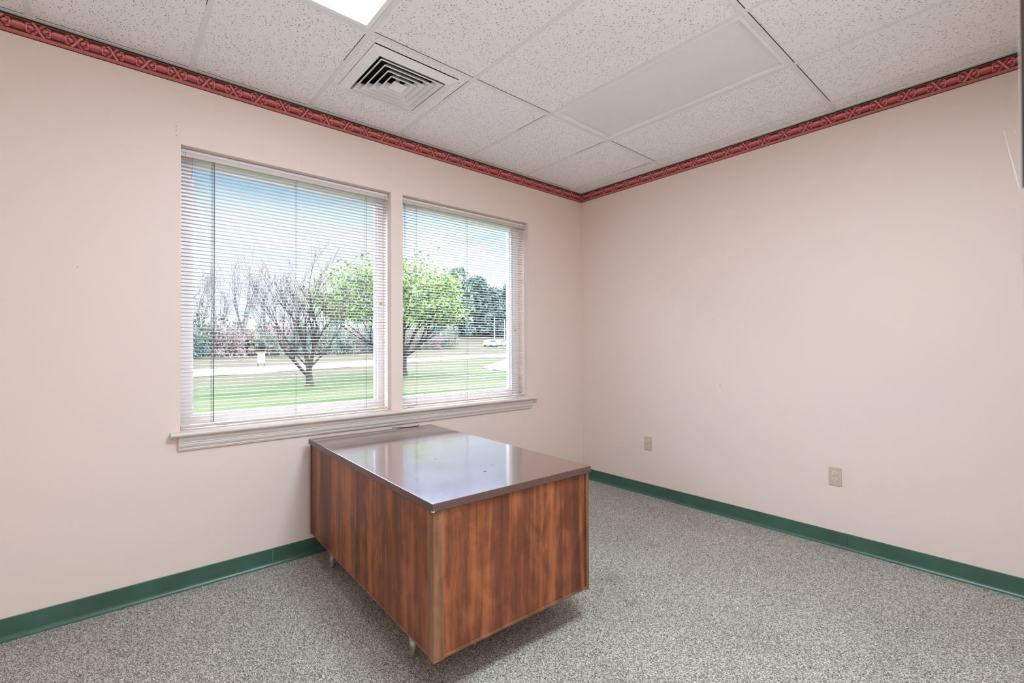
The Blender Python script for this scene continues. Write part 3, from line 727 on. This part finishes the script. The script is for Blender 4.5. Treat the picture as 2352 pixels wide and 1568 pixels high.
# black phone cord with a clear plug lying on the far edge of the desk
cd = thing('phone_cord', 'black phone cord with clear plug on the far edge of the desk', 'cord', (-1.95, -.095, TZ))
bm = bmesh.new()
pts = [(-2.045, -.060, .0025), (-2.02, -.075, .003), (-1.985, -.092, .0025), (-1.95, -.102, .0025), (-1.92, -.106, .003), (-1.885, -.100, .004), (-1.862, -.094, .0075)]
sm = []
for i in range(len(pts)-1):
    for k in range(4):
        t_ = k/4; p0 = Vector(pts[max(i-1, 0)]); p1 = Vector(pts[i]); p2 = Vector(pts[i+1]); p3 = Vector(pts[min(i+2, len(pts)-1)])
        sm.append(.5*((2*p1)+(p2-p0)*t_+(2*p0-5*p1+4*p2-p3)*t_*t_+(3*p1-p0-3*p2+p3)*t_**3))
sm.append(Vector(pts[-1]))
tube(bm, [p-Vector((-1.95, -.095, 0)) for p in sm], .0022, 8); obj('cable', bm, M_black, cd, True)
bm = bmesh.new(); box(bm, -.004, .020, -.005, .005, -.004, .004, bev=.001); pl = obj('plug', bm, M_clear, cd); pl.location = (.086, .001, .009); pl.rotation_euler = (0, -.25, .5)
bm = bmesh.new(); tube(bm, [(-2.045+1.95, .035, .0025), (-.098, .048, -.004), (-.099, .052, -.04)], .0022, 8); obj('cable_end', bm, M_black, cd, True)
# small white bead standing in for a glint below the desk
bm = bmesh.new(); bmesh.ops.create_icosphere(bm, subdivisions=1, radius=.005)
for v_ in bm.verts: v_.co *= random.uniform(.7, 1.2); v_.co.z *= .7
o = obj('glint_bead', bm, M_signw); o.location = (-2.325, -1.386, .0035); tag(o, 'tiny white bead added for a glint under the desk end', 'glint')

# ------------------------------------------------------------------ outdoors: ground, road, drive
G0 = -.60
def terrain(x, y):
    s = -.52*(x-1.56)+.854*(y-43); t = .854*(x-1.56)+.52*(y-43)
    k = .016+(.20-.016)*min(max((t-45)/140, 0), 1)
    sp_ = max(s, 0)
    z = G0+k*min(sp_, 60)*min(1, sp_/12+.15)
    return z
bm = bmesh.new(); NX, NY = 90, 70; G = []
for i in range(NX+1):
    row = []; x = -80+(460)*((i/NX)**1.3)
    for j in range(NY+1):
        y = .26+(400)*((j/NY)**1.8); row.append(bm.verts.new((x, y, terrain(x, y))))
    G.append(row)
for i in range(NX):
    for j in range(NY): bm.faces.new((G[i][j], G[i+1][j], G[i+1][j+1], G[i][j+1]))
gr = obj('lawn', bm, M_lawn, None, True); gr['kind'] = 'structure'
def strip(name, near, far, m, lift=.03, label=None):
    bm = bmesh.new(); A, Bq = [], []
    def rs(pts, k=40):
        out = []
        for i in range(k+1):
            t_ = i/k*(len(pts)-1); q = min(int(t_), len(pts)-2); out.append(Vector(pts[q]).lerp(Vector(pts[q+1]), t_-q))
        return out
    n_, f_ = rs(near), rs(far); M_ = 8; rows = []
    for a, c in zip(n_, f_):
        rows.append([bm.verts.new((*(a.lerp(c, k/M_)), terrain(*(a.lerp(c, k/M_)))+lift)) for k in range(M_+1)])
    for r0, r1 in zip(rows[:-1], rows[1:]):
        for k in range(M_): bm.faces.new((r0[k], r1[k], r1[k+1], r0[k+1]))
    o = obj(name, bm, m); o['kind'] = 'structure'; return o
strip('road', [(-60, 0.5), (.33, 31.9), (16, 40), (24.4, 46.9), (51.3, 61.1), (120, 98)], [(-60, 6), (1.56, 43), (23, 55.6), (32.3, 61), (73.8, 87.3), (140, 128)], M_road)
strip('driveway', [(16, 18.6), (18.1, 22.3), (20.6, 29), (43.5, 52)], [(30, 17), (34, 24), (40, 32), (60, 50)], M_conc, .04)
strip('parking_lot', [(90, 108), (112, 118)], [(92, 120), (112, 134)], M_lot, .12)

# ---- trees
def branch(bm, p, d, L, r, depth, rnd, seg=5, tips=None, spread=.6, up_=.15, nb=3, minr=.006):
    k = 4 if depth > 1 else 3; pts = [p.copy()]; rs = [r]; q = p.copy(); dd = d.copy()
    for i in range(k):
        dd = (dd+Vector((rnd.uniform(-.16, .16), rnd.uniform(-.16, .16), rnd.uniform(-.08, .14)+up_*.3))).normalized()
        q = q+dd*L/k; pts.append(q.copy()); rs.append(max(r*(1-.42*(i+1)/k), minr*.6))
    tube(bm, pts, rs, seg if depth > 1 else 3, False)
    if depth == 0:
        if tips is not None: tips.extend(pts[1:])
        return
    for i in range(nb):
        t_ = rnd.uniform(.45, 1) if i else 1.0
        idx = min(int(t_*k), k); pp = pts[idx]
        a = rnd.uniform(0, 2*PI); side = Vector((math.cos(a), math.sin(a), rnd.uniform(-.1, .35)))
        nd = (dd*(1-spread*.5)+side*spread+Vector((0, 0, up_))).normalized()
        branch(bm, pp, nd, L*rnd.uniform(.62, .82), max(rs[idx]*.66, minr), depth-1, rnd, max(seg-1, 3), tips, spread, up_, nb, minr)
def leaves(pts, n_, size, spread, rnd, flat=.6):
    bm = bmesh.new()
    for _ in range(n_):
        c = rnd.choice(pts)+Vector((rnd.gauss(0, spread), rnd.gauss(0, spread), rnd.gauss(0, spread*.8)))
        a = Vector((rnd.gauss(0, 1), rnd.gauss(0, 1), rnd.gauss(0, flat))).normalized(); b_ = a.orthogonal().normalized(); b_.rotate(Matrix.Rotation(rnd.uniform(0, 6.28), 3, a))
        s = size*rnd.uniform(.6, 1.3); c2 = a.cross(b_)
        vs = [bm.verts.new(c+b_*s), bm.verts.new(c+c2*s*.55), bm.verts.new(c-b_*s*.8), bm.verts.new(c-c2*s*.55)]; bm.faces.new(vs)
    return bm
# bare small tree on the lawn
rnd = random.Random(11)
root = thing('bare_tree', 'bare grey tree with forked trunk on the lawn, seen through left window', 'tree', (3.80, 20.39, G0-.03))
bm = bmesh.new()
tube(bm, [(0, 0, 0), (0.0, 0, .22), (-.02, 0, .5), (-.04, .0, .72)], [.25, .17, .155, .13], 8, False)
tips = []
for d, L, r, z0 in (((-.95, -.1, .85), 2.2, .085, .45), ((-.30, .1, 1.15), 2.3, .115, .6), ((.34, 0, 1.1), 2.3, .10, .6), ((.05, -.3, 1.2), 2.0, .07, .7), ((1.0, .2, .8), 2.1, .06, .85), ((-.6, .3, .8), 1.9, .05, .9)):
    branch(bm, Vector((-.03, 0, z0)), Vector(d).normalized(), L, r, 4, rnd, 6, tips, .55, .16, 3, .009)
obj('trunk', bm, M_twig, root, True)
obj('buds', leaves(tips, 2200, .035, .10, rnd), M_bud, root)
# leafy green tree
rnd = random.Random(5)
root = thing('leafy_tree', 'leafy bright green tree on the lawn between the two windows', 'tree', (10.7, 24.2, G0-.03))
root.scale = (1.42, 1.3, 1.14)
bm = bmesh.new(); tube(bm, [(0, 0, 0), (0, 0, .5), (.05, 0, 1.2)], [.28, .2, .17], 8, False); tips = []
for d, L, r in (((-.85, 0, .8), 2.3, .10), ((.85, -.1, .75), 2.3, .10), ((.05, .2, 1.2), 2.6, .13), ((-.4, -.4, 1.1), 2.4, .09), ((.45, .3, 1.1), 2.4, .09), ((.95, .3, .35), 2.2, .07), ((-1, -.2, .35), 2.3, .07)):
    branch(bm, Vector((.04, 0, 1.05)), Vector(d).normalized(), L, r, 3, rnd, 6, tips, .6, .1, 3, .012)
obj('trunk', bm, M_bark, root, True)
obj('foliage', leaves(tips, 17000, .085, .30, rnd), M_leaf, root)
# tall bare trees along the far left field
rnd = random.Random(3); protos = []
for k in range(3):
    bm = bmesh.new(); tips = []
    tube(bm, [(0, 0, 0), (.1, 0, 2), (0, .1, 4)], [.28, .22, .18], 6, False)
    for d in ((.1, .1, 1), (-.45, .1, .9), (.5, -.1, .85), (.2, -.4, .8)):
        branch(bm, Vector((0, .05, 3.2 if d[2] < .95 else 3.9)), Vector(d).normalized(), 4.2, .15, 3, rnd, 5, tips, .5, .2, 3, .022)
    me = bpy.data.meshes.new('bare_tree_mesh'); bm.to_mesh(me); bm.free(); me.materials.append(M_bark2)
    lb = leaves(tips, 900, .10, .3, rnd); ml = bpy.data.meshes.new('bud_mesh'); lb.to_mesh(ml); lb.free(); ml.materials.append(M_bud); protos.append((me, ml))
def plant(name, label, cat, x, y, sc, mt, group, names):
    root = thing(name, label, cat, (x, y, terrain(x, y)-.05), rnd.uniform(0, 6.28), group); root.scale = (sc[0], sc[0], sc[1])
    for nm, me in zip(names, mt):
        o = bpy.data.objects.new(nm, me); C.objects.link(o); o.parent = root
    return root
ORD = ['leftmost', 'second', 'third', 'fourth', 'fifth', 'sixth', 'seventh', 'eighth', 'ninth', 'tenth', 'eleventh', 'twelfth', 'thirteenth', 'fourteenth', 'fifteenth', 'sixteenth']
def nth(i): return 'leftmost' if i == 0 else ORD[i]+' from the left'
tall = [(3.2, 78, .95), (6.2, 77, 1.15), (9.2, 80, .95), (12.1, 78, 1.3), (15.5, 81, .95), (21, 84, .8), (28, 87, .7), (36, 90, .75), (44, 95, .7), (52, 100, .8)]
for i, (x, y, s) in enumerate(tall):
    plant('bare_tree', 'bare grey tree behind the tan field, %s of the distant bare trees' % nth(i), 'tree', x, y, (s*.72, s*.92), protos[i % 3], 'distant bare trees behind the field', ('trunk', 'buds'))
# low bushes in front of them
bushes = []
for k, m in enumerate((M_bush, M_bud, M_pine)):
    cpts = [Vector((rnd.gauss(0, 1.4), rnd.gauss(0, 1.0), abs(rnd.gauss(1.5, 1.3)))) for _ in range(60)]
    lb = leaves(cpts, 2600, .16, .35, rnd); me = bpy.data.meshes.new('bush_mesh'); lb.to_mesh(me); lb.free(); me.materials.append(m)
    sb = bmesh.new()
    for q in range(7):
        a = rnd.uniform(0, 6.28); tube(sb, [(0, 0, 0), (math.cos(a)*.7, math.sin(a)*.6, 1.5), (math.cos(a)*1.4, math.sin(a)*1.1, 3.2)], [.07, .05, .02], 4, False)
    ms = bpy.data.meshes.new('stem_mesh'); sb.to_mesh(ms); sb.free(); ms.materials.append(M_bark2); bushes.append((me, ms))
for i in range(26):
    k = i//2; t_ = k/12; back = i % 2; x = -1+t_*66+back*2.4; y = 70+t_*33+back*4.0; s = rnd.uniform(.85, 1.1)*(1.25 if back else 1)
    plant('bush', 'scrubby bush edging the distant field, %s in the %s row' % (nth(k), 'taller back' if back else 'low front'), 'bush', x, y, (s*.95, s*1.15), bushes[i % 3 if i % 5 else 0], 'thicket bushes edging the field', ('foliage', 'stem'))
# dark evergreens on the rise at the right
ev = []
for k in range(3):
    cpts = []
    for _ in range(170):
        h_ = rnd.uniform(.0, 1)**.9; rad = (1-h_*h_)**.5*4.3+.5; a = rnd.uniform(0, 6.28); rr_ = rad*math.sqrt(rnd.random()); cpts.append(Vector((rr_*math.cos(a), rr_*math.sin(a), h_*17)))
    lb = leaves(cpts, 6000, .45, .55, rnd); me = bpy.data.meshes.new('evergreen_mesh'); lb.to_mesh(me); lb.free(); me.materials.append(M_pine)
    sb = bmesh.new(); tube(sb, [(0, 0, 0), (0, 0, 9), (.1, 0, 16)], [.4, .25, .06], 6, False); ms = bpy.data.meshes.new('evergreen_trunk'); sb.to_mesh(ms); sb.free(); ms.materials.append(M_bark2); ev.append((me, ms))
for i in range(16):
    t_ = i/15; x = 92+t_*84; y = 152+t_*18+(i % 2)*5; s = rnd.uniform(.95, 1.15)
    plant('evergreen_tree', 'dark evergreen on the distant rise, %s in the wood' % nth(i), 'tree', x, y, (s*1.3, s*(1.18+.1*(i % 3))), ev[i % 3], 'evergreens on the distant rise', ('foliage', 'trunk'))

# ---- cars, poles, roadside sign
def car(x, y, rz, label, L=4.6):
    z = terrain(x, y)+.05
    t = thing('car', label, 'car', (x, y, z), rz, 'parked white cars')
    t.scale = (1.3, 1.3, 1.3)
    bm = bmesh.new(); hw = .9
    prof = [(-L/2, .35), (-L/2, .85), (-L/2+.15, 1.0), (-L/2+.55, 1.62), (-.2, 1.72), (.55, 1.66), (1.25, 1.05), (L/2-.2, .92), (L/2, .7), (L/2, .35)]
    A = [bm.verts.new((px, -hw*(1 if pz < 1.1 else .85), pz)) for px, pz in prof]; Bq = [bm.verts.new((px, hw*(1 if pz < 1.1 else .85), pz)) for px, pz in prof]
    for i in range(len(prof)): bm.faces.new((A[i], A[(i+1) % len(prof)], Bq[(i+1) % len(prof)], Bq[i]))
    bm.faces.new(A[::-1]); bm.faces.new(Bq); obj('body', bm, M_carw, t)
    bm = bmesh.new()
    for s in (-1, 1):
        ys = s*.90
        q = [(-L/2+.5, 1.1, .9), (-L/2+.75, 1.52, .80), (.45, 1.56, .79), (1.05, 1.1, .9)]
        vs = [bm.verts.new((a, s*(w_+.012), z_)) for a, z_, w_ in q]; v2_ = [bm.verts.new((a, s*(w_-.03), z_)) for a, z_, w_ in q]
        bm.faces.new(vs); bm.faces.new(v2_)
        for i in range(4): bm.faces.new((vs[i], vs[(i+1) % 4], v2_[(i+1) % 4], v2_[i]))
    obj('side_window', bm, M_carg, t)
    for wx in (-L/2+.85, L/2-.9):
        for s in (-1, 1):
            bm = bmesh.new(); cyl(bm, (wx, s*.78, .34), .34, s*.16, 'y', 18); obj('wheel', bm, M_tyre, t)
car(89.2, 114.6, .32, 'small white car parked by the road, the left and nearer one')
car(97.2, 119.6, .45, 'white car with dark rear parked just right of the nearer one')
for x, y, h_, lab in ((107.9, 136.2, 9.6, 'taller pale flagless pole behind the parked cars, the left one'), (116.9, 141.0, 8.8, 'shorter pale pole behind the parked cars, the right one')):
    bm = bmesh.new(); z = terrain(x, y)-.05; tube(bm, [(x, y, z), (x, y, z+h_)], [.22, .16], 8)
    tag(obj('pole', bm, M_pole), lab, 'pole', 'poles behind the parked cars')
sg = thing('road_sign', 'small white sign with red top on two legs beside the road', 'sign', (7.19, 45.0, terrain(7.19, 45)))
bm = bmesh.new()
for s in (-.28, .28): tube(bm, [(s, 0, -.05), (s, 0, 1.45)], .025, 6)
obj('sign_leg', bm, M_bark, sg)
bm = bmesh.new(); box(bm, -.3, .3, -.045, -.026, .45, 1.25); obj('sign_board', bm, M_signw, sg)
bm = bmesh.new(); box(bm, -.4, .4, -.03, .03, 1.26, 1.45); obj('sign_cap', bm, M_red, sg)
